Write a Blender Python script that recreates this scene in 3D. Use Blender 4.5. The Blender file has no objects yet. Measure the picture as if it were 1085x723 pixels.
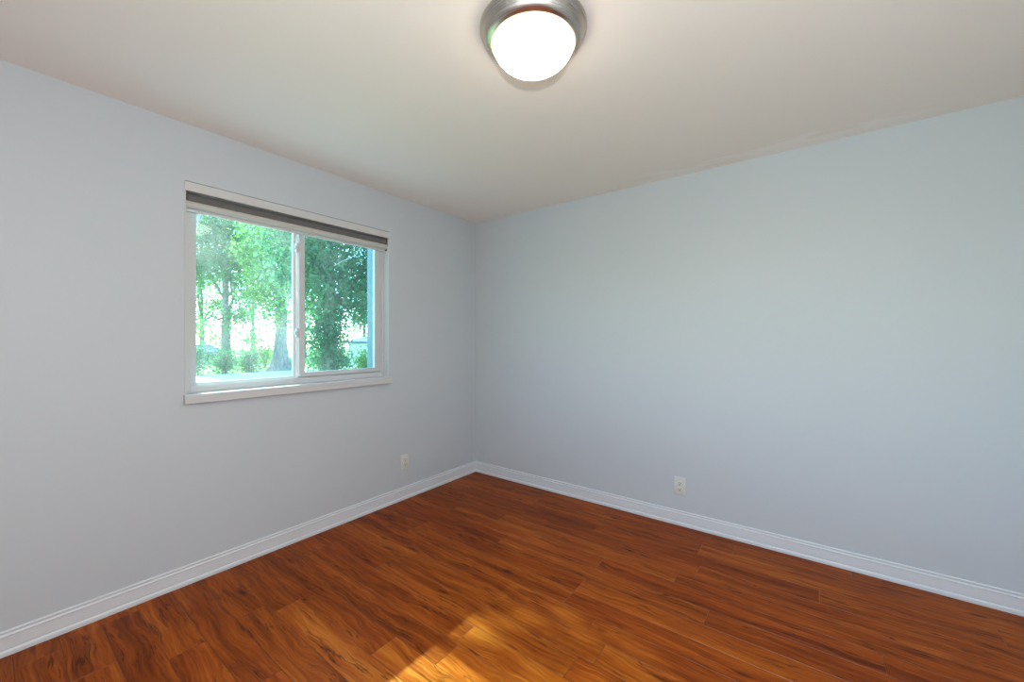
import bpy, bmesh, math, random
import numpy as np
from mathutils import Vector, Matrix

S = bpy.context.scene
COL = S.collection
PI = math.pi

# ------------------------------------------------------------------ camera
F_PX = 424.77
cam_d = bpy.data.cameras.new('camera')
cam = bpy.data.objects.new('camera', cam_d)
COL.objects.link(cam)
cam.location = (2.6484, -2.9434, 1.2974)
cam.rotation_euler = (PI / 2, 0, 0.64194)
cam_d.sensor_fit = 'HORIZONTAL'
cam_d.sensor_width = 36.0
cam_d.lens = F_PX / 1085 * 36.0
cam_d.shift_y = -(361.5 - 359.8) / 1085
cam_d.clip_start = 0.02
cam_d.clip_end = 500
S.camera = cam

# ------------------------------------------------------------------ world, sun, exposure
S.view_settings.view_transform = 'Standard'
S.view_settings.look = 'None'
S.view_settings.gamma = 1.0
S.view_settings.use_curve_mapping = False
S.view_settings.exposure = 0.0
S.cycles.use_denoising = True
S.cycles.max_bounces = 14
S.cycles.diffuse_bounces = 8
S.cycles.transparent_max_bounces = 24
S.cycles.sample_clamp_indirect = 8.0
S.cycles.caustics_reflective = False

SKY_STRENGTH = 1.25
SUN_STRENGTH = 21.0
LAMP_STRENGTH = 11.0
FLASH_POWER = 77.0
SUN_TRAVEL = Vector((1.335, -0.075, -1.0)).normalized()

w = bpy.data.worlds.new('sky')
S.world = w
w.use_nodes = True
nt = w.node_tree
nt.nodes.clear()
sky = nt.nodes.new('ShaderNodeTexSky')
sky.sky_type = 'NISHITA'
sky.sun_disc = False
sky.sun_elevation = math.asin(-SUN_TRAVEL.z)
sky.sun_rotation = math.atan2(-SUN_TRAVEL.x, -SUN_TRAVEL.y)
sky.air_density = 1.0
sky.dust_density = 0.8
bg = nt.nodes.new('ShaderNodeBackground')
bg.inputs['Strength'].default_value = SKY_STRENGTH
wo = nt.nodes.new('ShaderNodeOutputWorld')
nt.links.new(sky.outputs[0], bg.inputs['Color'])
nt.links.new(bg.outputs[0], wo.inputs[0])

sun_d = bpy.data.lights.new('sun', 'SUN')
sun_d.energy = SUN_STRENGTH
sun_d.angle = math.radians(0.55)
sun_d.color = (1.0, 0.93, 0.82)
sun = bpy.data.objects.new('sun', sun_d)
COL.objects.link(sun)
sun.rotation_euler = SUN_TRAVEL.to_track_quat('-Z', 'Y').to_euler()
sun.location = (-20, 0, 20)

# the photographer's flash, held a little above the camera
fl_d = bpy.data.lights.new('camera_flash', 'POINT')
fl_d.energy = FLASH_POWER
fl_d.shadow_soft_size = 0.04
fl_d.color = (0.98, 0.985, 0.98)
fl = bpy.data.objects.new('camera_flash', fl_d)
COL.objects.link(fl)
fl.location = (2.70, -2.98, 1.55)


def portal(name, loc, rot, sx, sy):
    d = bpy.data.lights.new(name, 'AREA')
    d.shape = 'RECTANGLE'
    d.size = sx
    d.size_y = sy
    d.cycles.is_portal = True
    o = bpy.data.objects.new(name, d)
    COL.objects.link(o)
    o.location = loc
    o.rotation_euler = rot
    return o


portal('window_portal', (-0.17, -1.65, 1.52), (0, -PI / 2, 0), 1.05, 1.25)
ROOM_W, ROOM_D, H = 3.75, 3.65, 2.44
W2 = (2.45, 3.62, 0.80, 2.1)      # x0, x1, z0, z1 of the second window, behind the camera
portal('window_portal', ((W2[0] + W2[1]) / 2, -ROOM_D - 0.17, (W2[2] + W2[3]) / 2),
       (PI / 2, 0, 0), W2[1] - W2[0], W2[3] - W2[2])


# ------------------------------------------------------------------ helpers
def lin(r, g, b):
    def f(c):
        c /= 255.0
        return c / 12.92 if c <= 0.04045 else ((c + 0.055) / 1.055) ** 2.4
    return (f(r), f(g), f(b), 1.0)


def mat(name, color=(0.8, 0.8, 0.8, 1), rough=0.5, metal=0.0, spec=0.5):
    m = bpy.data.materials.new(name)
    m.use_nodes = True
    b = m.node_tree.nodes['Principled BSDF']
    b.inputs['Base Color'].default_value = color
    b.inputs['Roughness'].default_value = rough
    b.inputs['Metallic'].default_value = metal
    b.inputs['Specular IOR Level'].default_value = spec
    return m


class G:
    """tiny node-graph helper"""
    def __init__(self, m):
        self.m = m
        self.t = m.node_tree
        self.b = self.t.nodes.get('Principled BSDF')

    def n(self, typ, **kw):
        nd = self.t.nodes.new(typ)
        for k, v in kw.items():
            setattr(nd, k, v)
        return nd

    def put(self, sock, v):
        if isinstance(v, bpy.types.NodeSocket):
            self.t.links.new(v, sock)
        elif v is not None:
            sock.default_value = v

    def math(self, op, a, b=None, c=None, clamp=False):
        nd = self.n('ShaderNodeMath', operation=op)
        nd.use_clamp = clamp
        self.put(nd.inputs[0], a)
        self.put(nd.inputs[1], b)
        self.put(nd.inputs[2], c)
        return nd.outputs[0]

    def noise(self, vec, scale, detail=3.0, rough=0.5, dist=0.0):
        nd = self.n('ShaderNodeTexNoise')
        self.put(nd.inputs['Vector'], vec)
        nd.inputs['Scale'].default_value = scale
        nd.inputs['Detail'].default_value = detail
        nd.inputs['Roughness'].default_value = rough
        nd.inputs['Distortion'].default_value = dist
        return nd.outputs['Fac']

    def ramp(self, fac, stops):
        nd = self.n('ShaderNodeValToRGB')
        cr = nd.color_ramp
        while len(cr.elements) < len(stops):
            cr.elements.new(0.5)
        for e, (p, c) in zip(cr.elements, stops):
            e.position = p
            e.color = c if len(c) == 4 else (*c, 1)
        self.put(nd.inputs[0], fac)
        return nd.outputs[0]

    def mix(self, fac, a, b, mode='MIX'):
        nd = self.n('ShaderNodeMix', data_type='RGBA', blend_type=mode)
        self.put(nd.inputs[0], fac)
        self.put(nd.inputs[6], a)
        self.put(nd.inputs[7], b)
        return nd.outputs[2]

    def rng(self, v, a, b, c=0.0, d=1.0, smooth=True):
        nd = self.n('ShaderNodeMapRange')
        if smooth:
            nd.interpolation_type = 'SMOOTHSTEP'
        self.put(nd.inputs[0], v)
        for i, q in enumerate((a, b, c, d)):
            nd.inputs[1 + i].default_value = q
        return nd.outputs[0]

    def comb(self, x, y, z=0.0):
        nd = self.n('ShaderNodeCombineXYZ')
        for i, q in enumerate((x, y, z)):
            self.put(nd.inputs[i], q)
        return nd.outputs[0]

    def sep(self, v):
        nd = self.n('ShaderNodeSeparateXYZ')
        self.put(nd.inputs[0], v)
        return nd.outputs

    def coord(self, which='Object'):
        return self.n('ShaderNodeTexCoord').outputs[which]

    def bump(self, h, strength=0.2, dist=0.002):
        nd = self.n('ShaderNodeBump')
        nd.inputs['Strength'].default_value = strength
        nd.inputs['Distance'].default_value = dist
        self.put(nd.inputs['Height'], h)
        self.put(self.b.inputs['Normal'], nd.outputs[0])


def link(name, me, m=None, parent=None, smooth=False):
    o = bpy.data.objects.new(name, me)
    COL.objects.link(o)
    if m is not None:
        me.materials.append(m)
    if parent is not None:
        o.parent = parent
    if smooth:
        me.polygons.foreach_set('use_smooth', [True] * len(me.polygons))
    return o


def bm_obj(name, bm, m=None, parent=None, smooth=False, sharp=40):
    me = bpy.data.meshes.new(name)
    bmesh.ops.recalc_face_normals(bm, faces=bm.faces)
    bm.to_mesh(me)
    bm.free()
    o = link(name, me, m, parent, smooth)
    if smooth:
        me.set_sharp_from_angle(angle=math.radians(sharp))
    return o


def box(bm, x0, x1, y0, y1, z0, z1, bev=0.0, segs=2):
    r = bmesh.ops.create_cube(bm, size=1.0, matrix=Matrix.Translation(((x0 + x1) / 2, (y0 + y1) / 2, (z0 + z1) / 2))
                              @ Matrix.Diagonal((x1 - x0, y1 - y0, z1 - z0, 1)))
    if bev:
        es = list({e for v in r['verts'] for e in v.link_edges})
        bmesh.ops.bevel(bm, geom=es, offset=bev, segments=segs, affect='EDGES', profile=0.5)


def ring_y(bm, y0, y1, z0, z1, xa, xb, t_l, t_r, t_b, t_t, bev=0.0015):
    """rectangular frame lying in a plane x = const"""
    box(bm, xa, xb, y0, y0 + t_l, z0, z1, bev)
    box(bm, xa, xb, y1 - t_r, y1, z0, z1, bev)
    box(bm, xa + 0.0004, xb - 0.0004, y0 + t_l, y1 - t_r, z0, z0 + t_b, bev)
    box(bm, xa + 0.0004, xb - 0.0004, y0 + t_l, y1 - t_r, z1 - t_t, z1, bev)


def lathe(bm, prof, segs=72, cap0=False, cap1=False):
    rings = []
    for r, z in prof:
        if r < 1e-6:
            rings.append([bm.verts.new((0, 0, z))])
        else:
            rings.append([bm.verts.new((r * math.cos(2 * PI * i / segs), r * math.sin(2 * PI * i / segs), z))
                          for i in range(segs)])
    for a, b in zip(rings, rings[1:]):
        for i in range(segs):
            j = (i + 1) % segs
            if len(a) == 1:
                bm.faces.new((a[0], b[i], b[j]))
            elif len(b) == 1:
                bm.faces.new((a[i], a[j], b[0]))
            else:
                bm.faces.new((a[i], a[j], b[j], b[i]))


def tube(bm, pts, rads, segs=10, cap=True):
    pts = [Vector(p) for p in pts]
    rings = []
    for i, p in enumerate(pts):
        d = (pts[min(i + 1, len(pts) - 1)] - pts[max(i - 1, 0)]).normalized()
        up = Vector((0, 0, 1)) if abs(d.z) < 0.9 else Vector((1, 0, 0))
        a = d.cross(up).normalized()
        b = d.cross(a)
        r = rads[i] if hasattr(rads, '__len__') else rads
        rings.append([bm.verts.new(p + r * (a * math.cos(2 * PI * k / segs) + b * math.sin(2 * PI * k / segs)))
                      for k in range(segs)])
    for a, b in zip(rings, rings[1:]):
        for k in range(segs):
            j = (k + 1) % segs
            bm.faces.new((a[k], a[j], b[j], b[k]))
    if cap:
        bm.faces.new(rings[0])
        bm.faces.new(list(reversed(rings[-1])))


def struct(o):
    o['kind'] = 'structure'
    return o


def thing(name, loc, label, cat, group=None):
    o = bpy.data.objects.new(name, None)
    o.empty_display_size = 0.1
    COL.objects.link(o)
    o.location = loc
    o['label'] = label
    o['category'] = cat
    if group:
        o['group'] = group
    return o


def tag(o, label, cat, group=None):
    o['label'] = label
    o['category'] = cat
    if group:
        o['group'] = group
    return o


# ------------------------------------------------------------------ room materials
def wall_material(name, c):
    m = mat(name, c, 0.55, spec=0.35)
    g = G(m)
    co = g.coord()
    n1 = g.noise(co, 1.3, 3)
    g.put(g.b.inputs['Base Color'], g.mix(g.rng(n1, 0.3, 0.7, 0, 0.5), c, (c[0] * 0.96, c[1] * 0.97, c[2] * 0.98, 1)))
    g.bump(g.noise(co, 260, 3), 0.06, 0.0015)
    return m


WALL = (0.566, 0.601, 0.629, 1)
m_wall = wall_material('wall_paint', WALL)

m_ceil = mat('ceiling_paint', (0.74, 0.70, 0.655, 1), 0.6, spec=0.3)
g = G(m_ceil)
co = g.coord()
sx, sy, sz = g.sep(co)
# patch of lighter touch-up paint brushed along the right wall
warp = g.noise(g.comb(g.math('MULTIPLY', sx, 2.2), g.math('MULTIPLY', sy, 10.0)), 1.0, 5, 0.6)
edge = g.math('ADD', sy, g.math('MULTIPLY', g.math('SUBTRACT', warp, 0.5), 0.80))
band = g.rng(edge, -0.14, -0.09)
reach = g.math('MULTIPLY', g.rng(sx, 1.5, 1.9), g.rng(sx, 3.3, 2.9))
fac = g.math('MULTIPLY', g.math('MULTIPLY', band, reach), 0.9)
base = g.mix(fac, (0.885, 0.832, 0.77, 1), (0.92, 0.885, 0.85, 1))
g.put(g.b.inputs['Base Color'], base)
g.bump(g.noise(co, 120, 4), 0.12, 0.002)

m_trim = mat('white_trim_paint', (0.70, 0.73, 0.76, 1), 0.35)
g = G(m_trim)
g.bump(g.noise(g.coord(), 90, 2), 0.03, 0.001)
m_vinyl = mat('white_vinyl', (0.61, 0.61, 0.605, 1), 0.35)
g = G(m_vinyl)
g.put(g.b.inputs['Roughness'], g.rng(g.noise(g.coord(), 25, 3), 0.3, 0.7, 0.28, 0.42))

# ------------------------------------------------------------------ floor
ROW = 0.126
Y_REF = -0.334
SEAMS = {0: 2.679, -1: 3.311, 10: 1.428, 8: 1.949, 16: 0.563}
rnd = random.Random(7)
PL = 1.215
verts, faces, uvs, tones = [], [], [], []
ring_idx = []
k_min, k_max = -3, int((ROOM_D + Y_REF) / ROW) + 2
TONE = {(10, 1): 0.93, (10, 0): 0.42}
for k in range(k_min, k_max):
    ya = Y_REF - ROW * k            # top edge (towards the right wall)
    yb = ya - ROW
    if yb >= -0.0 or ya <= -ROOM_D:
        continue
    off = SEAMS.get(k)
    if off is None:
        off = rnd.uniform(0, PL)
    n0 = -int(math.ceil(off / PL)) - 1
    for j in range(n0, 8):
        xa = off + (j - 1) * PL
        xb = xa + PL
        if xb <= 0.0 or xa >= ROOM_W:
            continue
        x0, x1 = max(xa, 0.0), min(xb, ROOM_W)
        y0, y1 = max(yb, -ROOM_D), min(ya, 0.0)
        if x1 - x0 < 0.004 or y1 - y0 < 0.004:
            continue
        e = 0.0009
        i0 = len(verts)
        verts += [(x0, y0, -0.0011), (x1, y0, -0.0011), (x1, y1, -0.0011), (x0, y1, -0.0011),
                  (x0 + e, y0 + e, 0), (x1 - e, y0 + e, 0), (x1 - e, y1 - e, 0), (x0 + e, y1 - e, 0)]
        ou, ov = rnd.uniform(0, 40), rnd.uniform(0, 40)
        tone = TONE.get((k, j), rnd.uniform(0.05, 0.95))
        if x0 < 1.52 < x1 and k in (10, 11, 12, 13):  # boards in the sun patch painted paler, to strengthen its light
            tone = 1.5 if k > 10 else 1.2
        fs = [(4, 5, 6, 7), (0, 1, 5, 4), (1, 2, 6, 5), (2, 3, 7, 6), (3, 0, 4, 7)]
        for q, f in enumerate(fs):
            faces.append([i0 + t for t in f])
            ring_idx.append(0 if q == 0 else 1)
            for t in f:
                vx, vy, _ = verts[i0 + t]
                uvs += [vx - xa + ou, vy - yb + ov]
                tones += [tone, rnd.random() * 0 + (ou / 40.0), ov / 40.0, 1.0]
# thick slab under the boards
me = bpy.data.meshes.new('floor')
i0 = len(verts)
verts += [(x, y, z) for z in (-0.0012, -0.12) for x, y in
          ((-0.17, -ROOM_D - 0.17), (ROOM_W + 0.17, -ROOM_D - 0.17), (ROOM_W + 0.17, 0.17), (-0.17, 0.17))]
for f in ((0, 1, 2, 3), (7, 6, 5, 4), (0, 4, 5, 1), (1, 5, 6, 2), (2, 6, 7, 3), (3, 7, 4, 0)):
    faces.append([i0 + t for t in f])
    ring_idx.append(1)
    uvs += [0.0] * 8
    tones += [0.3, 0.5, 0.5, 1.0] * 4
me.from_pydata(verts, [], faces)
uvl = me.uv_layers.new(name='board')
uvl.data.foreach_set('uv', uvs)
ca = me.color_attributes.new('tone', 'FLOAT_COLOR', 'CORNER')
ca.data.foreach_set('color', tones)

m_floor = mat('acacia_laminate', rough=0.3)
g = G(m_floor)
uvn = g.n('ShaderNodeUVMap')
uvn.uv_map = 'board'
u, v, _ = g.sep(uvn.outputs[0])
att = g.n('ShaderNodeAttribute')
att.attribute_name = 'tone'
tr, tg, tb = [s for s in g.sep(att.outputs['Color'])][:3]
# wandering of the grain
wv = g.noise(g.comb(g.math('MULTIPLY', u, 2.2), g.math('MULTIPLY', v, 5.0)), 1.0, 2, 0.5)
wv2 = g.noise(g.comb(g.math('MULTIPLY', u, 7.0), g.math('MULTIPLY', v, 14.0)), 1.0, 2, 0.5)
vw = g.math('ADD', v, g.math('ADD', g.math('MULTIPLY', g.math('SUBTRACT', wv, 0.5), 0.10),
                             g.math('MULTIPLY', g.math('SUBTRACT', wv2, 0.5), 0.025)))
big = g.noise(g.comb(g.math('MULTIPLY', u, 1.1), g.math('MULTIPLY', vw, 16.0)), 1.0, 4, 0.55)
mid = g.noise(g.comb(g.math('MULTIPLY', u, 3.6), g.math('MULTIPLY', vw, 75.0), 5.1), 1.0, 5, 0.62)
fine = g.noise(g.comb(g.math('MULTIPLY', u, 6.0), g.math('MULTIPLY', vw, 150.0)), 1.0, 4, 0.6)
vein = g.noise(g.comb(g.math('MULTIPLY', u, 2.4), g.math('MULTIPLY', vw, 38.0), 3.7), 1.0, 4, 0.55)
ridge = g.math('ABSOLUTE', g.math('SUBTRACT', vein, 0.5))
ridge = g.rng(ridge, 0.0, 0.035, 1.0, 0.0)
vmask = g.rng(g.noise(g.comb(g.math('MULTIPLY', u, 3.0), g.math('MULTIPLY', v, 12.0), 9.0), 1.0, 3), 0.46, 0.62)
streak = g.math('MULTIPLY', ridge, vmask)
# knots
vo = g.n('ShaderNodeTexVoronoi')
g.put(vo.inputs['Vector'], g.comb(g.math('MULTIPLY', u, 3.4), g.math('MULTIPLY', vw, 12.0)))
vo.inputs['Scale'].default_value = 1.0
knot = g.rng(vo.outputs['Distance'], 0.02, 0.20, 1.0, 0.0)
kmask = g.math('GREATER_THAN', g.sep(vo.outputs['Color'])[0], 0.55)
knot = g.math('MULTIPLY', knot, kmask)
t0 = g.math('ADD', g.math('ADD', g.math('MULTIPLY', big, 0.44), g.math('MULTIPLY', mid, 0.40)), g.math('MULTIPLY', fine, 0.22))
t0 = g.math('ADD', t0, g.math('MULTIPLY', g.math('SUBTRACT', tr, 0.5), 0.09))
colr = g.ramp(t0, [(0.36, (0.095, 0.018, 0.0018)), (0.50, (0.225, 0.044, 0.0035)),
                   (0.60, (0.340, 0.080, 0.0065)), (0.74, (0.50, 0.165, 0.018))])
colr = g.mix(g.math('MULTIPLY', streak, 0.85), colr, (0.040, 0.010, 0.003, 1))
colr = g.mix(g.math('MULTIPLY', knot, 0.85), colr, (0.045, 0.011, 0.003, 1))
hue = g.mix(g.math('MULTIPLY', tg, 0.45), colr, g.mix(1.0, colr, (1.05, 0.80, 0.70, 1), 'MULTIPLY'))
g.put(g.b.inputs['Base Color'], hue)
g.put(g.b.inputs['Roughness'], g.rng(fine, 0.2, 0.8, 0.30, 0.42))
g.b.inputs['Specular IOR Level'].default_value = 0.08
g.bump(g.math('SUBTRACT', g.math('MULTIPLY', fine, 0.4), streak), 0.10, 0.0008)

m_seam = mat('board_edge', (0.20, 0.085, 0.040, 1), 0.35)
g = G(m_seam)
g.put(g.b.inputs['Base Color'], g.mix(g.rng(g.noise(g.coord(), 1.6, 3), 0.45, 0.7), (0.11, 0.030, 0.008, 1), (0.30, 0.13, 0.06, 1)))
floor = struct(link('floor', me, m_floor))
me.materials.append(m_seam)
me.polygons.foreach_set('material_index', ring_idx)

# ------------------------------------------------------------------ walls and ceiling
T = 0.16
WY0, WY1, WZ0, WZ1 = -2.284, -1.007, 0.985, 2.139   # opening of window 1 in the left wall

bm = bmesh.new()
box(bm, -T, 0, -ROOM_D - T, WY0, 0, H)
box(bm, -T, 0, WY1, T, 0, H)
box(bm, -T, 0, WY0, WY1, 0, WZ0)
box(bm, -T, 0, WY0, WY1, WZ1, H)
struct(bm_obj('wall_left', bm, m_wall))
bm = bmesh.new()
box(bm, 0, ROOM_W + T, 0, T, 0, H)
struct(bm_obj('wall_right', bm, m_wall))
bm = bmesh.new()
box(bm, ROOM_W, ROOM_W + T, -ROOM_D, 0, 0, H)
struct(bm_obj('wall_back', bm, m_wall))
bm = bmesh.new()
box(bm, 0, W2[0], -ROOM_D - T, -ROOM_D, 0, H)
box(bm, W2[1], ROOM_W + T, -ROOM_D - T, -ROOM_D, 0, H)
box(bm, W2[0], W2[1], -ROOM_D - T, -ROOM_D, 0, W2[2])
box(bm, W2[0], W2[1], -ROOM_D - T, -ROOM_D, W2[3], H)
struct(bm_obj('wall_near', bm, m_wall))
bm = bmesh.new()
box(bm, -T, ROOM_W + T, -ROOM_D - T, T, H, H + 0.15)
struct(bm_obj('ceiling', bm, m_ceil))

# ------------------------------------------------------------------ baseboards
PROF = [(0, 0.103), (0.0045, 0.103), (0.0075, 0.0995), (0.0075, 0.0965), (0.0055, 0.0925), (0.0055, 0.088),
        (0.0095, 0.0835), (0.0095, 0.0805), (0.0080, 0.0765), (0.0080, 0.0300), (0.0065, 0.0265), (0.0065, 0.0245),
        (0.0120, 0.0205), (0.0135, 0.0165), (0.0135, 0.0015), (0.0, 0.0015)]


def baseboard(name, A, B, nrm, m0, m1):
    """A to B along the wall; m0/m1 = 1 mitres that end inwards"""
    A, B, nrm = Vector(A), Vector(B), Vector(nrm)
    d = (B - A).normalized()
    bm = bmesh.new()
    ra, rb = [], []
    for t, z in PROF:
        off = nrm * t + Vector((0, 0, z))
        ra.append(bm.verts.new(A + off + d * t * m0))
        rb.append(bm.verts.new(B + off - d * t * m1))
    n = len(PROF)
    for i in range(n):
        j = (i + 1) % n
        bm.faces.new((ra[i], ra[j], rb[j], rb[i]))
    bm.faces.new(ra)
    bm.faces.new(list(reversed(rb)))
    struct(bm_obj(name, bm, m_trim))


baseboard('baseboard_left', (0, -ROOM_D, 0), (0, 0, 0), (1, 0, 0), 1, 1)
baseboard('baseboard_right', (0, 0, 0), (ROOM_W, 0, 0), (0, -1, 0), 1, 1)
baseboard('baseboard_back', (ROOM_W, 0, 0), (ROOM_W, -ROOM_D, 0), (-1, 0, 0), 1, 1)
baseboard('baseboard_near', (ROOM_W, -ROOM_D, 0), (0, -ROOM_D, 0), (0, 1, 0), 1, 1)


# ------------------------------------------------------------------ glass
def glass_material(name, tint, dust, refl):
    m = bpy.data.materials.new(name)
    m.use_nodes = True
    t = m.node_tree
    t.nodes.clear()
    g = G(m)
    out = g.n('ShaderNodeOutputMaterial')
    tr = g.n('ShaderNodeBsdfTransparent')
    tr.inputs[0].default_value = tint
    gl = g.n('ShaderNodeBsdfGlossy')
    gl.inputs['Color'].default_value = (1, 1, 1, 1)
    gl.inputs['Roughness'].default_value = 0.02
    tl = g.n('ShaderNodeBsdfTranslucent')
    tl.inputs[0].default_value = (0.9, 0.95, 0.95, 1)
    fr = g.n('ShaderNodeFresnel')
    fr.inputs['IOR'].default_value = 1.45
    mx = g.n('ShaderNodeMixShader')
    g.put(mx.inputs[0], g.math('MULTIPLY', fr.outputs[0], refl))
    t.links.new(tr.outputs[0], mx.inputs[1])
    t.links.new(gl.outputs[0], mx.inputs[2])
    mx2 = g.n('ShaderNodeMixShader')
    co = g.coord()
    n1 = g.noise(co, 5.0, 5, 0.6)
    g.put(mx2.inputs[0], g.math('MULTIPLY', g.rng(n1, 0.30, 0.75, 0.5, 1.5), dust))
    t.links.new(mx.outputs[0], mx2.inputs[1])
    t.links.new(tl.outputs[0], mx2.inputs[2])
    t.links.new(mx2.outputs[0], out.inputs[0])
    return m


m_glass_l = glass_material('window_glass_dusty', (0.68, 0.92, 0.96, 1), 0.022, 0.4)
m_glass_r = glass_material('window_glass', (0.60, 0.84, 0.88, 1), 0.012, 0.4)

# ------------------------------------------------------------------ window 1
win = bpy.data.objects.new('window_1', None)
COL.objects.link(win)
win.location = (0, -1.645, 1.0)
struct(win)
M_IN = Matrix.Translation(-Vector(win.location))


def wpart(name, bm, m, parent=None, smooth=False):
    par = parent or win
    bmesh.ops.transform(bm, matrix=M_IN, verts=bm.verts)
    return bm_obj(name, bm, m, par, smooth)


FX0, FX1 = -0.150, -0.066      # outer vinyl frame, outside to inside
bm = bmesh.new()
ring_y(bm, WY0 + 0.001, WY1 - 0.001, 1.005, WZ1 - 0.001, FX0, FX1, 0.040, 0.034, 0.034, 0.030)
# track ribs on the sill and on the right jamb
box(bm, -0.098, -0.094, WY0 + 0.041, WY1 - 0.035, 1.039, 1.047, 0.0008)
box(bm, -0.098, -0.094, WY1 - 0.043, WY1 - 0.035, 1.047, WZ1 - 0.03, 0.0008)
box(bm, -0.070, -0.066, WY0 + 0.041, WY1 - 0.035, 1.039, 1.043, 0.0006)
wpart('window_frame', bm, m_vinyl)
# white liner boards of the reveal: right, left, header strip
bm = bmesh.new()
box(bm, -0.066, 0.0015, WY1 - 0.006, WY1 - 0.0005, 1.005, 2.088, 0.0008)
box(bm, -0.066, 0.0015, WY0 + 0.0005, WY0 + 0.006, 1.005, 2.088, 0.0008)
# flat stop beads standing against the frame
box(bm, -0.066, -0.052, WY1 - 0.024, WY1 - 0.006, 1.005, 2.088, 0.001)
box(bm, -0.066, -0.052, WY0 + 0.006, WY0 + 0.022, 1.005, 2.088, 0.001)
wpart('reveal_liner', bm, m_vinyl)
bm = bmesh.new()
box(bm, -0.064, 0.0010, WY0 + 0.0005, WY1 - 0.0005, 2.088, 2.1360, 0.001)
wpart('header_board', bm, m_vinyl)
bm = bmesh.new()
box(bm, -0.066, -0.001, WY0 + 0.0005, WY1 - 0.0005, 0.9855, 1.005, 0.0)
box(bm, -0.001, 0.030, WY0 - 0.006, WY1 + 0.006, 0.955, 1.005, 0.004, 3)
wpart('window_sill', bm, m_vinyl)
# exterior sill
bm = bmesh.new()
box(bm, -0.23, -0.151, WY0 - 0.03, WY1 + 0.03, 0.985, 1.022, 0.003)
wpart('outer_sill', bm, m_vinyl)


def sash(y0, y1, x0, x1, z0, z1, tl, tr_, tb, tt, gm, frame_name='sash'):
    bm = bmesh.new()
    ring_y(bm, y0, y1, z0, z1, x0, x1, tl, tr_, tb, tt, 0.002)
    s = wpart(frame_name, bm, m_vinyl)
    bm = bmesh.new()
    xm = (x0 + x1) / 2
    box(bm, xm - 0.002, xm + 0.002, y0 + tl - 0.004, y1 - tr_ + 0.004, z0 + tb - 0.004, z1 - tt + 0.004)
    p = wpart('pane', bm, gm, s)
    p.matrix_parent_inverse = Matrix.Identity(4)
    return s


# left (outer) sash, and right (inner) sash
s_l = sash(WY0 + 0.041, -1.655, -0.132, -0.106, 1.040, 2.108, 0.038, 0.027, 0.014, 0.02, m_glass_l)
s_r = sash(-1.662, WY1 - 0.036, -0.099, -0.069, 1.048, 2.108, 0.038, 0.045, 0.030, 0.02, m_glass_r)
# outer right jamb seen through the sash, bluish shade put into its colour
m_outer_shade = mat('outer_jamb_bluish_shade', (0.09, 0.17, 0.22, 1), 0.5)
g = G(m_outer_shade)
g.put(g.b.inputs['Roughness'], g.rng(g.noise(g.coord(), 30, 3), 0.3, 0.7, 0.4, 0.55))
bm = bmesh.new()
box(bm, -0.225, -0.1605, WY1 - 0.045, WY1 + 0.06, 1.023, WZ1 + 0.03, 0.002)
box(bm, -0.1600, -0.1505, WY1 - 0.045, WY1 - 0.0005, 1.023, WZ1 - 0.002, 0.001)
box(bm, -0.149, -0.100, WY1 - 0.0445, WY1 - 0.0345, 1.0395, WZ1 - 0.032, 0.001)
wpart('outer_jamb_shaded', bm, m_outer_shade)
# two small latches on the meeting stile
for z in (1.340, 1.905):
    bm = bmesh.new()
    box(bm, -0.099, -0.070, -1.677, -1.662, z - 0.030, z + 0.030, 0.005, 3)
    box(bm, -0.090, -0.074, -1.684, -1.677, z - 0.012, z + 0.012, 0.003, 2)
    l = wpart('latch', bm, m_vinyl, s_r, True)

# ------------------------------------------------------------------ roller blind, rolled up
m_blind = mat('blind_fabric', (0.13, 0.125, 0.12, 1), 0.8)
g = G(m_blind)
co = g.coord()
g.bump(g.noise(co, 900, 2), 0.1, 0.0005)
m_rail = mat('blind_rail_cream', (0.56, 0.54, 0.495, 1), 0.5)
g = G(m_rail)
g.bump(g.noise(g.coord(), 500, 2), 0.05, 0.0005)
m_gap_shade = mat('gap_shade', (0.05, 0.05, 0.055, 1), 0.5)
bl = thing('roller_blind', (-0.028, -1.6455, 2.088),
           'cream roller blind rolled up under the header of the window', 'blind')
ya, yb = WY0 + 0.0085, WY1 - 0.0085
bm = bmesh.new()
prof_n = 28
hl = (yb - ya) / 2


def ycyl(bm, cx, cz, r, y0, y1, n=28):
    tube(bm, [(cx, y0, cz), (cx, y1, cz)], r, n)


ycyl(bm, -0.014, -0.034, 0.0325, -hl + 0.006, hl - 0.006)
bm_obj('roller', bm, m_blind, bl, True)
# cassette: curved cream front under the roll, flat hem bar beneath
bm = bmesh.new()
pr = []
for i in range(13):                       # front bulge
    a = math.radians(50 - 100 * i / 12)
    pr.append((-0.0135 + 0.036 * math.cos(a), -0.0655 + 0.023 * math.sin(a)))
pr += [(-0.030, -0.0845), (-0.032, -0.080), (-0.010, -0.078)]
for i in range(11):
    a = math.radians(-46 + 96 * i / 10)
    pr.append((-0.0135 + 0.0345 * math.cos(a), -0.0655 + 0.0205 * math.sin(a)))
A = [bm.verts.new((x, -hl, z)) for x, z in pr]
B = [bm.verts.new((x, hl, z)) for x, z in pr]
for i in range(len(pr)):
    j = (i + 1) % len(pr)
    bm.faces.new((A[i], A[j], B[j], B[i]))
bm.faces.new(A)
bm.faces.new(list(reversed(B)))
bm_obj('cassette', bm, m_rail, bl, True)
bm = bmesh.new()
box(bm, -0.024, -0.006, -hl + 0.004, hl - 0.004, -0.101, -0.0846, 0.003, 3)
o = bm_obj('bottom_rail', bm, m_vinyl, bl, True)
o['label'] = 'pale grey bottom rail'
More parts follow.
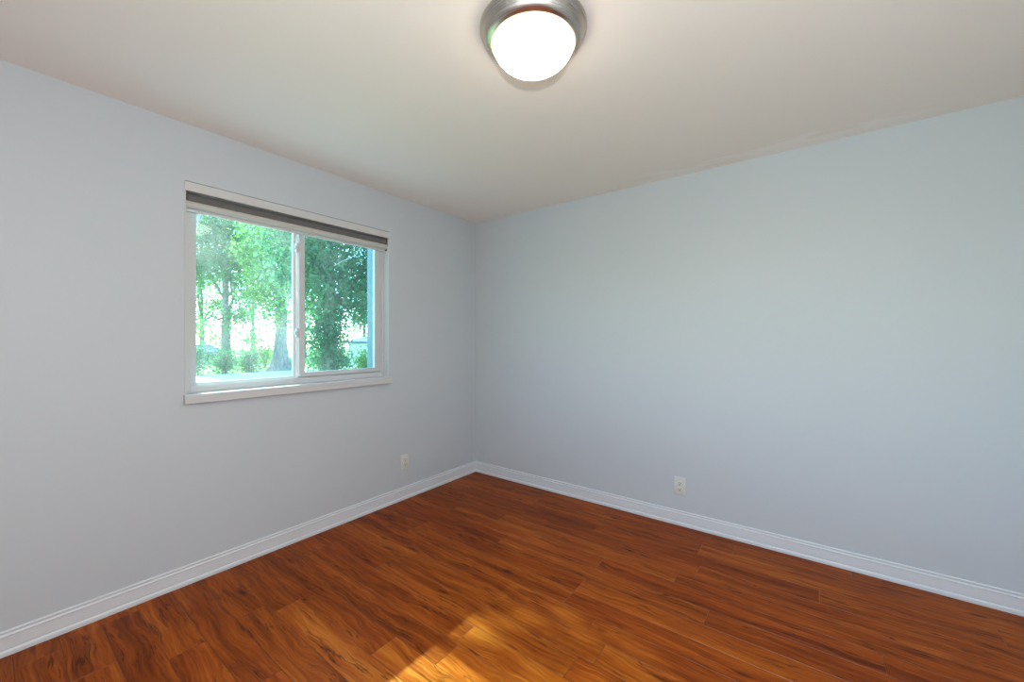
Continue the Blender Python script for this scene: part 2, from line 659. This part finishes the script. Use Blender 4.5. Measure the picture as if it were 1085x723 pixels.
for s in (-1, 1):  # dark strips put in for the shaded gaps beside the blind
    bm = bmesh.new()
    box(bm, -0.034, 0.010, s * (hl + 0.003) - 0.002, s * (hl + 0.003) + 0.002, -0.094, -0.001, 0.0008)
    o = bm_obj('end_gap_shade', bm, m_gap_shade, bl)
    o['label'] = 'dark strip standing for the shaded gap at the blind end'

# ------------------------------------------------------------------ ceiling lamp
m_nickel = mat('brushed_nickel', (0.52, 0.465, 0.42, 1), 0.28, 1.0)
g = G(m_nickel)
co = g.coord()
x_, y_, z_ = g.sep(co)
ang = g.math('ARCTAN2', y_, x_)
rad = g.math('SQRT', g.math('ADD', g.math('MULTIPLY', x_, x_), g.math('MULTIPLY', y_, y_)))
br = g.noise(g.comb(g.math('MULTIPLY', ang, 1.0), g.math('MULTIPLY', rad, 900), g.math('MULTIPLY', z_, 900)), 1.0, 3)
g.put(g.b.inputs['Roughness'], g.rng(br, 0.3, 0.7, 0.22, 0.36))
g.b.inputs['Anisotropic'].default_value = 0.6
g.bump(br, 0.02, 0.0003)

m_lamp = bpy.data.materials.new('lit_frosted_glass')
m_lamp.use_nodes = True
g = G(m_lamp)
co = g.coord()
z_ = g.sep(co)[2]
g.b.inputs['Base Color'].default_value = (0.9, 0.88, 0.84, 1)
g.b.inputs['Roughness'].default_value = 0.3
k = g.rng(z_, -0.066, -0.056, 1.0, 0.0)
g.put(g.b.inputs['Emission Color'], g.mix(k, (1.0, 0.60, 0.26, 1), (1.0, 0.86, 0.68, 1)))
g.put(g.b.inputs['Emission Strength'], g.math('MULTIPLY', g.math('ADD', g.math('MULTIPLY', k, 0.94), 0.06), LAMP_STRENGTH))

lamp = thing('ceiling_light', (1.828, -1.716, H),
             'round flush ceiling lamp, lit, with brushed nickel rim and white glass bowl', 'ceiling lamp')
bm = bmesh.new()
lathe(bm, [(0.05, 0.0), (0.185, 0.0), (0.192, -0.0015), (0.1955, -0.006), (0.1950, -0.012), (0.190, -0.017), (0.187, -0.021), (0.180, -0.036),
           (0.170, -0.050), (0.160, -0.058), (0.1545, -0.0605), (0.1515, -0.058), (0.1505, -0.050), (0.05, -0.046)], 96)
bm_obj('rim', bm, m_nickel, lamp, True, 60)
bm = bmesh.new()
pf = []
for i in range(19):
    a = PI / 2 * i / 18
    pf.append((0.1495 * math.cos(a) ** 0.92 if i < 18 else 0.0, -0.052 - 0.097 * math.sin(a)))
lathe(bm, pf, 96)
o = bm_obj('glass_shade', bm, m_lamp, lamp, True, 60)
o['label'] = 'glowing white frosted glass bowl'

# ------------------------------------------------------------------ wall outlets
m_plate = mat('outlet_almond', (0.68, 0.69, 0.63, 1), 0.35)
g = G(m_plate)
g.put(g.b.inputs['Roughness'], g.rng(g.noise(g.coord(), 60, 2), 0.3, 0.7, 0.3, 0.42))
m_slot = mat('outlet_slot', (0.015, 0.015, 0.015, 1), 0.6)
m_screw = mat('steel_screw', (0.6, 0.6, 0.6, 1), 0.3, 1.0)


def outlet(loc, rz, label):
    t = thing('wall_outlet', loc, label, 'outlet', None)
    t.rotation_euler = (0, 0, rz)
    hw, hh = 0.0385, 0.0615
    bm = bmesh.new()     # plate in the x-z plane, facing -y
    box(bm, -hw, hw, -0.0075, -0.0002, -hh, hh, 0.0022, 3)
    bm_obj('cover_plate', bm, m_plate, t, True)
    for s in (1, -1):
        bm = bmesh.new()
        n = 32
        pts = []
        for i in range(n):
            a = 2 * PI * i / n
            pts.append((max(-0.0155, min(0.0155, 0.0172 * math.cos(a))), 0.0145 * math.sin(a) + s * 0.0195))
        rings = [[bm.verts.new((p[0] * sc, y, s * 0.0195 + (p[1] - s * 0.0195) * sc)) for p in pts]
                 for y, sc in ((-0.0070, 1.0), (-0.0098, 1.0), (-0.0105, 0.93))]
        for a, b in zip(rings, rings[1:]):
            for i in range(n):
                bm.faces.new((a[i], a[(i + 1) % n], b[(i + 1) % n], b[i]))
        bm.faces.new(rings[-1])
        bm.faces.new(list(reversed(rings[0])))
        r = bm_obj('receptacle', bm, m_plate, t, True)
        zc = s * 0.0195
        bm = bmesh.new()
        box(bm, -0.0082, -0.0050, -0.0109, -0.0103, zc - 0.001, zc + 0.0085)
        box(bm, 0.0050, 0.0080, -0.0109, -0.0103, zc - 0.0002, zc + 0.0078)
        tube(bm, [(0, -0.0103, zc - 0.0075), (0, -0.0109, zc - 0.0075)], 0.0032, 14)
        o = bm_obj('slot', bm, m_slot, r)
        o['label'] = 'dark blade and ground slots'
    bm = bmesh.new()
    tube(bm, [(0, -0.0074, 0), (0, -0.0086, 0)], 0.0032, 16)
    o = bm_obj('screw', bm, m_screw, t)
    o['label'] = 'small steel screw'


outlet((0.0, -0.859, 0.3035), PI / 2, 'small almond duplex outlet on the wall below the window, near the corner')
outlet((1.9135, 0.0, 0.2745), 0.0, 'almond duplex outlet low on the windowless right wall')

# ------------------------------------------------------------------ second window, behind the camera
win2 = bpy.data.objects.new('window_2', None)
COL.objects.link(win2)
win2.location = ((W2[0] + W2[1]) / 2, -ROOM_D - 0.08, W2[2])
struct(win2)
M2 = Matrix.Translation(-Vector(win2.location))
bm = bmesh.new()
x0, x1, z0, z1 = W2
for a, b, c, d in ((x0 + 0.001, x0 + 0.05, z0 + 0.001, z1 - 0.001), (x1 - 0.05, x1 - 0.001, z0 + 0.001, z1 - 0.001),
                   (x0 + 0.05, x1 - 0.05, z0 + 0.001, z0 + 0.05), (x0 + 0.05, x1 - 0.05, z1 - 0.05, z1 - 0.001),
                   ((x0 + x1) / 2 - 0.02, (x0 + x1) / 2 + 0.02, z0 + 0.05, z1 - 0.05)):
    box(bm, a, b, -ROOM_D - 0.14, -ROOM_D - 0.06, c, d, 0.002)
bmesh.ops.transform(bm, matrix=M2, verts=bm.verts)
bm_obj('window_frame', bm, m_vinyl, win2)
bm = bmesh.new()
box(bm, x0 + 0.045, x1 - 0.045, -ROOM_D - 0.102, -ROOM_D - 0.098, z0 + 0.045, z1 - 0.045)
bmesh.ops.transform(bm, matrix=M2, verts=bm.verts)
bm_obj('pane', bm, glass_material('window_glass_blue_tint', (0.60, 0.89, 0.98, 1), 0.0, 0.5), win2)  # unseen pane, tinted blue so that the daylight it passes turns bluer

# ------------------------------------------------------------------ outdoors
GZ = -0.70
m_lawn = mat('lawn', (0.16, 0.26, 0.05, 1), 0.9, spec=0.1)
g = G(m_lawn)
co = g.coord()
n = g.noise(co, 0.6, 5)
n2 = g.noise(co, 14, 4)
g.put(g.b.inputs['Base Color'], g.mix(n2, g.mix(n, (0.12, 0.24, 0.04, 1), (0.32, 0.40, 0.10, 1)), (0.42, 0.48, 0.16, 1)))
g.bump(n2, 0.6, 0.03)
bm = bmesh.new()
box(bm, -80, -T - 0.001, -40, 70, GZ - 0.3, GZ)
box(bm, -T, 60, -60, -ROOM_D - T - 0.001, GZ - 0.3, GZ)
struct(bm_obj('ground', bm, m_lawn))

m_drive = mat('concrete', (0.55, 0.54, 0.50, 1), 0.85)
g = G(m_drive)
g.put(g.b.inputs['Base Color'], g.ramp(g.noise(g.coord(), 5, 6), [(0.3, (0.48, 0.47, 0.44)), (0.7, (0.64, 0.62, 0.58))]))
m_bounce_paving = mat('bounce_paving', (0.7, 0.66, 0.6, 1), 0.85)
g = G(m_bounce_paving)
g.put(g.b.inputs['Base Color'], g.ramp(g.noise(g.coord(), 3, 6), [(0.3, (0.66, 0.61, 0.54)), (0.7, (0.78, 0.73, 0.66))]))
bm = bmesh.new()
box(bm, -24.0, -13.5, -40, 60, GZ, GZ + 0.03)
struct(bm_obj('street', bm, m_drive))
bm = bmesh.new()
box(bm, -3.2, -T - 0.002, -9, 12, GZ, GZ + 0.05)  # unseen paving, added to bounce sunlight up onto the ceiling
struct(bm_obj('patio_bounce', bm, m_bounce_paving))
bm = bmesh.new()
box(bm, -T, 12, -14, -ROOM_D - T - 0.002, GZ, GZ + 0.05)  # more unseen paving, added to bounce light in through the second window
struct(bm_obj('side_patio_bounce', bm, m_bounce_paving))


def leaf_mat(name, c1, c2, trans=0.5):
    m = bpy.data.materials.new(name)
    m.use_nodes = True
    m.node_tree.nodes.clear()
    g = G(m)
    out = g.n('ShaderNodeOutputMaterial')
    at = g.n('ShaderNodeAttribute')
    at.attribute_name = 'tone'
    col = g.mix(g.sep(at.outputs['Color'])[0], c1, c2)
    df = g.n('ShaderNodeBsdfDiffuse')
    tl = g.n('ShaderNodeBsdfTranslucent')
    g.put(df.inputs[0], col)
    g.put(tl.inputs[0], g.mix(1.0, col, (1.0, 1.15, 0.75, 1), 'MULTIPLY'))
    mx = g.n('ShaderNodeMixShader')
    mx.inputs[0].default_value = trans
    g.put(mx.inputs[1], df.outputs[0])
    g.put(mx.inputs[2], tl.outputs[0])
    g.put(out.inputs[0], mx.outputs[0])
    return m


m_leaf_light = leaf_mat('leaves_light', (0.10, 0.24, 0.10, 1), (0.36, 0.50, 0.14, 1), 0.5)
m_leaf_mid = leaf_mat('leaves_mid', (0.08, 0.20, 0.12, 1), (0.20, 0.38, 0.17, 1), 0.5)
m_leaf_dark = leaf_mat('leaves_dark', (0.05, 0.13, 0.10, 1), (0.15, 0.32, 0.18, 1), 0.45)
m_bark = mat('bark', (0.20, 0.17, 0.14, 1), 0.9)
g = G(m_bark)
co = g.coord()
x_, y_, z_ = g.sep(co)
nb = g.noise(g.comb(g.math('MULTIPLY', x_, 9), g.math('MULTIPLY', y_, 9), g.math('MULTIPLY', z_, 1.6)), 1.0, 6, 0.65)
g.put(g.b.inputs['Base Color'], g.ramp(nb, [(0.3, (0.10, 0.085, 0.07)), (0.7, (0.34, 0.30, 0.26))]))
g.bump(nb, 0.8, 0.05)


def foliage(name, blobs, n, size, m, parent, seed, droop=0.0):
    """blobs: (cx,cy,cz, rx,ry,rz) in the parent's space; leaves = folded kites"""
    r = np.random.default_rng(seed)
    bl_ = np.array(blobs, float)
    vol = bl_[:, 3] * bl_[:, 4] * bl_[:, 5]
    # twig clusters inside each blob
    nc = max(30, n // 16)
    bi = r.choice(len(bl_), nc, p=vol / vol.sum())
    d = r.normal(size=(nc, 3))
    d /= np.linalg.norm(d, axis=1)[:, None]
    rr = r.random(nc)[:, None] ** 0.42
    cc = bl_[bi, :3] + d * rr * bl_[bi, 3:]
    ci = r.integers(0, nc, n)
    p = cc[ci] + r.normal(size=(n, 3)) * np.array([1, 1, 0.75]) * size * 1.9
    a = r.normal(size=(n, 3))
    a[:, 2] -= droop
    a /= np.linalg.norm(a, axis=1)[:, None]
    b = np.cross(a, r.normal(size=(n, 3)))
    b /= np.linalg.norm(b, axis=1)[:, None]
    c = np.cross(a, b)
    s = size * r.uniform(0.6, 1.25, (n, 1))
    V = np.empty((n, 4, 3))
    V[:, 0] = p
    V[:, 1] = p + s * (0.5 * a + 0.36 * b + 0.10 * c)
    V[:, 2] = p + s * a
    V[:, 3] = p + s * (0.5 * a - 0.36 * b + 0.10 * c)
    me = bpy.data.meshes.new(name)
    me.vertices.add(4 * n)
    me.vertices.foreach_set('co', V.reshape(-1))
    tri = np.empty((n, 2, 3), dtype=np.int32)
    base_ = np.arange(n) * 4
    tri[:, 0] = np.stack([base_, base_ + 1, base_ + 2], 1)
    tri[:, 1] = np.stack([base_, base_ + 2, base_ + 3], 1)
    me.loops.add(6 * n)
    me.loops.foreach_set('vertex_index', tri.reshape(-1))
    me.polygons.add(2 * n)
    me.polygons.foreach_set('loop_start', np.arange(2 * n, dtype=np.int32) * 3)
    me.update(calc_edges=True)
    tone = np.clip(r.normal(0.5, 0.28, n) + (r.random(nc)[ci] - 0.5) * 0.5, 0, 1)
    at = me.color_attributes.new('tone', 'FLOAT_COLOR', 'POINT')
    cols = np.ones((n, 4, 4))
    cols[:, :, 0] = tone[:, None]
    at.data.foreach_set('color', cols.reshape(-1))
    return link(name, me, m, parent)


def wood(name, parent, trunk, rads, branches, seed=1):
    bm = bmesh.new()
    tube(bm, trunk, rads, 16)
    for pts, r0 in branches:
        k = len(pts)
        tube(bm, pts, [r0 * (1 - 0.8 * i / (k - 1)) for i in range(k)], 8)
    return bm_obj(name, bm, m_bark, parent, True, 80)


def wander(p0, p1, n, amp, r):
    p0, p1 = Vector(p0), Vector(p1)
    out = [p0]
    for i in range(1, n):
        t = i / n
        out.append(p0.lerp(p1, t) + Vector((r.uniform(-amp, amp), r.uniform(-amp, amp), r.uniform(-amp, amp) + amp * 0.6)))
    out.append(p1)
    return out


def tree(name, loc, label, hgt, trunk_r, flare, blobs, nleaf, size, lm, seed, lean=(0, 0), nbr=10, group=None,
         crown_low=2.2, droop=0.0):
    r = random.Random(seed)
    t = thing(name, loc, label, 'tree', group)
    tr_pts, tr_r = [], []
    for i in range(13):
        u = i / 12
        z = hgt * 0.86 * u
        tr_pts.append((lean[0] * u + r.uniform(-1, 1) * 0.05 * (i > 0), lean[1] * u + r.uniform(-1, 1) * 0.05 * (i > 0), z))
        tr_r.append(trunk_r * (1 - 0.82 * u) * (1 + flare * math.exp(-z / 0.55)))
    # extra rings for the flared foot
    tr_pts.insert(1, (tr_pts[0][0], tr_pts[0][1], 0.35))
    tr_r.insert(1, trunk_r * (1 + flare * math.exp(-0.35 / 0.55)))
    brs = []
    for i in range(nbr):
        u = r.uniform(0.28, 0.85)
        z = hgt * 0.86 * u
        st = Vector((lean[0] * u, lean[1] * u, z))
        bb = r.choice(blobs)
        en = Vector((bb[0] + r.uniform(-.6, .6) * bb[3], bb[1] + r.uniform(-.6, .6) * bb[4], bb[2] + r.uniform(-.4, .6) * bb[5]))
        brs.append((wander(st, en, 5, 0.16, r), trunk_r * 0.34))
    wood('trunk', t, tr_pts, tr_r, brs)
    foliage('foliage', blobs, nleaf, size, lm, t, seed, droop)
    return t


def at(px, x):
    """world y of photo column px on the plane X = x (the camera's ray)"""
    th = 0.64194
    u = (px - 542.5) / F_PX
    dx = u * math.cos(th) - math.sin(th)
    dy = u * math.sin(th) + math.cos(th)
    s = (x - 2.6484) / dx
    return -2.9434 + s * dy


def zat(px, py, x):
    th = 0.64194
    u = (px - 542.5) / F_PX
    dx = u * math.cos(th) - math.sin(th)
    s = (x - 2.6484) / dx
    return 1.2974 + s * (359.8 - py) / F_PX


# tree with the slim upright trunk, in the left pane
tree('tree', (-30.5, at(239, -30.5), GZ), 'leafy tree with slim upright trunk seen in the left part of the window',
     12.5, 0.33, 0.3,
     [(0, -0.6, 9.4, 2.6, 2.7, 2.4), (0.3, -1.7, 6.9, 1.8, 1.7, 1.4), (0, 0.9, 7.4, 1.8, 1.4, 1.6), (0.5, 0.9, 5.0, 1.2, 1.0, 1.1),
      (0.8, 0.5, 3.2, 0.9, 0.9, 1.1), (0.8, 0.9, 1.8, 0.9, 0.9, 0.9), (0.5, -1.6, 3.0, 0.8, 0.7, 0.6)],
     19000, 0.19, m_leaf_mid, 11, nbr=12)
# tree with the wide flared foot
tree('tree', (-24.6, at(298, -24.6), GZ), 'tree with broad flared trunk foot on the lawn beside the window divider',
     12.8, 0.40, 1.15,
     [(0, 0.3, 9.6, 2.8, 2.6, 2.4), (0.8, -1.2, 7.0, 1.7, 1.6, 1.5), (0.5, 1.6, 6.9, 1.8, 1.6, 1.5), (0.9, -1.3, 5.0, 1.3, 1.2, 1.1),
      (0.8, 0.5, 5.2, 1.4, 1.2, 1.0), (0.9, -0.9, 3.3, 0.9, 0.9, 1.0), (0.6, 1.1, 3.7, 0.8, 0.7, 0.9)],
     21000, 0.18, m_leaf_light, 12, nbr=14)
# the dark dense tree with ivy, nearest, filling the right pane
dt = tree('tree', (-12, at(350, -12), GZ), 'dense dark tree with ivy-clad trunk filling the right part of the window',
          8.6, 0.30, 0.35,
          [(0, 0, 5.9, 2.5, 2.5, 1.9), (0.5, -1.2, 4.3, 1.5, 1.3, 1.2), (0.2, 1.3, 4.4, 1.6, 1.5, 1.3), (0.6, 0.2, 3.3, 1.3, 1.4, 0.9),
           (0.2, 1.7, 3.2, 0.8, 0.8, 0.5), (0.0, -0.8, 2.3, 0.7, 0.7, 0.9), (0, -0.75, 1.5, 0.6, 0.55, 0.8), (0.2, 0.9, 3.0, 0.7, 0.8, 0.5)],
          22000, 0.13, m_leaf_dark, 13, nbr=12, droop=0.4)
foliage('ivy', [(0, 0.1, 1.3, 0.72, 0.62, 0.9), (0, -0.05, 2.2, 0.62, 0.58, 0.9), (0, 0.0, 3.0, 0.5, 0.5, 0.8)], 6500, 0.10,
        m_leaf_dark, dt, 14)
# trees farther back
for i, (px, X, hh, sd, lab) in enumerate((
        (214, -47, 12.0, 21, 'distant tree at the left edge of the window'),
        (268, -50, 14.0, 22, 'distant tree between the two lawn trees'),
        (322, -41, 13.0, 23, 'distant tree behind the window divider'),
        (386, -50, 12.5, 24, 'distant tree beyond the white house at the right of the window'))):
    tree('tree', (X, at(px, X), GZ), lab, hh, 0.25, 0.3,
         [(0, 0, hh * 0.72, 2.6, 2.6, hh * 0.24), (0, 1.2, hh * 0.42, 1.8, 1.6, 1.8), (0.4, -1.2, hh * 0.36, 1.8, 1.6, 1.8),
          (0.6, 0.4, hh * 0.18, 1.6, 1.8, 1.2)],
         7000, 0.24, m_leaf_mid if i % 2 else m_leaf_light, sd, nbr=6)
# tree standing to the side of the window; it shades the right sash and dapples the floor
tree('tree', (-7.0, -1.15, GZ), 'garden tree close outside, left of the window opening', 8.6, 0.16, 0.3,
     [(0.0, 1.06, 7.2, 1.3, 1.30, 1.3), (0, 2.3, 7.3, 1.2, 1.2, 1.0)], 6500, 0.15, m_leaf_mid, 31, lean=(0, 1.0), nbr=8)

# shrubs at the foot of the left tree
for i, (px, X, hh, rr_, sd, lab) in enumerate((
        (208, -24.9, 1.7, 0.60, 41, 'leafy shrub on the lawn at the left edge of the window'),
        (238, -24.9, 1.3, 0.45, 42, 'leafy shrub in front of the slim tree trunk'),
        (263, -24.9, 1.2, 0.40, 43, 'leafy shrub to the right of the slim tree trunk'),
        (281, -28.5, 1.9, 0.8, 44, 'sunlit yellow-green shrub far behind between the two trees'),
        (387, -15.0, 1.35, 0.33, 45, 'small bush in front of the white house'))):
    s = thing('shrub', (X, at(px, X), GZ), lab, 'shrub')
    bm = bmesh.new()
    r = random.Random(sd)
    for q in range(9):
        tube(bm, wander((r.uniform(-.12, .12), r.uniform(-.12, .12), 0), (r.uniform(-.6, .6) * rr_, r.uniform(-.6, .6) * rr_, hh * 0.8), 4, 0.05, r),
             [0.025, 0.022, 0.018, 0.014, 0.008], 6)
    bm_obj('stem', bm, m_bark, s, True)
    foliage('foliage', [(0, 0, hh * 0.55, rr_, rr_, hh * 0.5)], 1300, 0.13, m_leaf_light if sd in (44, 45) else m_leaf_mid, s, sd)

# white house at the right
m_siding = mat('white_siding', (0.62, 0.66, 0.70, 1), 0.6)
g = G(m_siding)
zz = g.sep(g.coord())[2]
fr_ = g.math('FRACT', g.math('MULTIPLY', zz, 6.0))
g.put(g.b.inputs['Base Color'], g.mix(g.rng(fr_, 0.0, 0.10, 1, 0), (0.62, 0.66, 0.70, 1), (0.42, 0.46, 0.50, 1)))
m_roof = mat('grey_shingle', (0.20, 0.22, 0.25, 1), 0.9)
g = G(m_roof)
g.put(g.b.inputs['Base Color'], g.ramp(g.noise(g.coord(), 20, 4), [(0.3, (0.06, 0.08, 0.12)), (0.7, (0.12, 0.15, 0.20))]))
m_dglass = mat('dark_window_glass', (0.05, 0.07, 0.08, 1), 0.1)
g = G(m_dglass)
g.put(g.b.inputs['Roughness'], g.rng(g.noise(g.coord(), 3, 2), 0.3, 0.7, 0.05, 0.15))


def house(loc, L, dpt, hw, hr, label, wins):
    """long side parallel to Y, facing +X; hw wall height, hr ridge height"""
    h = thing('house', loc, label, 'house')
    bm = bmesh.new()
    box(bm, -dpt, 0, 0, L, 0, hw)
    v = [bm.verts.new(p) for p in ((0, 0.0, hw), (-dpt, 0.0, hw), (-dpt / 2, 0.0, hr), (0, L, hw), (-dpt, L, hw), (-dpt / 2, L, hr))]
    bm.faces.new((v[0], v[1], v[2]))
    bm.faces.new((v[5], v[4], v[3]))
    bm_obj('wall', bm, m_siding, h)
    bm = bmesh.new()
    sl = (hr - hw) / (dpt / 2)
    for sgn in (1, -1):
        cx = -dpt / 2
        e = 0.35
        q = []
        for (a, z) in ((0, hr + 0.02), (dpt / 2 + e, hw - sl * e + 0.02)):
            for y in (-0.3, L + 0.3):
                q.append((cx + sgn * a, y, z))
        top = [bm.verts.new((p[0], p[1], p[2] + 0.12)) for p in q]
        bot = [bm.verts.new(p) for p in q]
        for f in ((0, 1, 3, 2),):
            bm.faces.new([top[i] for i in f])
            bm.faces.new([bot[i] for i in reversed(f)])
        for a, b in ((0, 1), (1, 3), (3, 2), (2, 0)):
            bm.faces.new((top[a], bot[a], bot[b], top[b]))
    bm_obj('roof', bm, m_roof, h)
    for (wy, wz, ww, wh) in wins:
        bm = bmesh.new()
        ring_y(bm, wy, wy + ww, wz, wz + wh, 0.002, 0.05, 0.07, 0.07, 0.07, 0.07, 0.004)
        f = bm_obj('window', bm, m_vinyl, h)
        bm = bmesh.new()
        box(bm, 0.003, 0.02, wy + 0.07, wy + ww - 0.07, wz + 0.07, wz + wh - 0.07)
        bm_obj('pane', bm, m_dglass, f)
    return h


X = -27
y0h = at(369, X)
wh = house((X, y0h, GZ), 10.0, 6.0, zat(369, 363, X) - GZ, zat(369, 363, X) - GZ + 0.6,
           'white sided house with grey roof at the right edge of the window view', [(6.0, 0.5, 1.2, 0.8)])
wh.rotation_euler = (0, 0, -PI / 2)
X = -36
y0h = at(200, X)
house((X, y0h, GZ), at(232, X) - y0h, 6.0, zat(220, 374, X) - GZ, zat(220, 374, X) - GZ + 0.5,
      'low pale house behind the shrubs at the left edge of the window view', [(at(218, X) - y0h, 0.25, 0.95 * (at(229, X) - at(218, X)), 0.7)])

# loose pale cable hanging outside the right pane
m_cable = mat('pale_cable', (0.75, 0.78, 0.80, 1), 0.5)
X = -0.30
pts = [Vector((-0.140, WY1 - 0.02, 1.98)), Vector((-0.20, WY1 - 0.02, 1.972))]
for px, py in ((391, 256), (386, 259), (381, 264), (377, 270), (370, 274), (362, 277), (354, 282)):
    pts.append(Vector((X, at(px, X), zat(px, py, X))))
bm = bmesh.new()
dense = []
for i in range(len(pts) - 1):
    for k in range(4):
        dense.append(pts[i].lerp(pts[i + 1], k / 4))
dense.append(pts[-1])
tube(bm, dense, 0.0022, 8)
o0 = pts[0].copy()
bmesh.ops.transform(bm, matrix=Matrix.Translation(-o0), verts=bm.verts)
o = bm_obj('cable', bm, m_cable, None, True)
o.location = o0
tag(o, 'thin pale cable curving outside the top right of the window', 'cable')
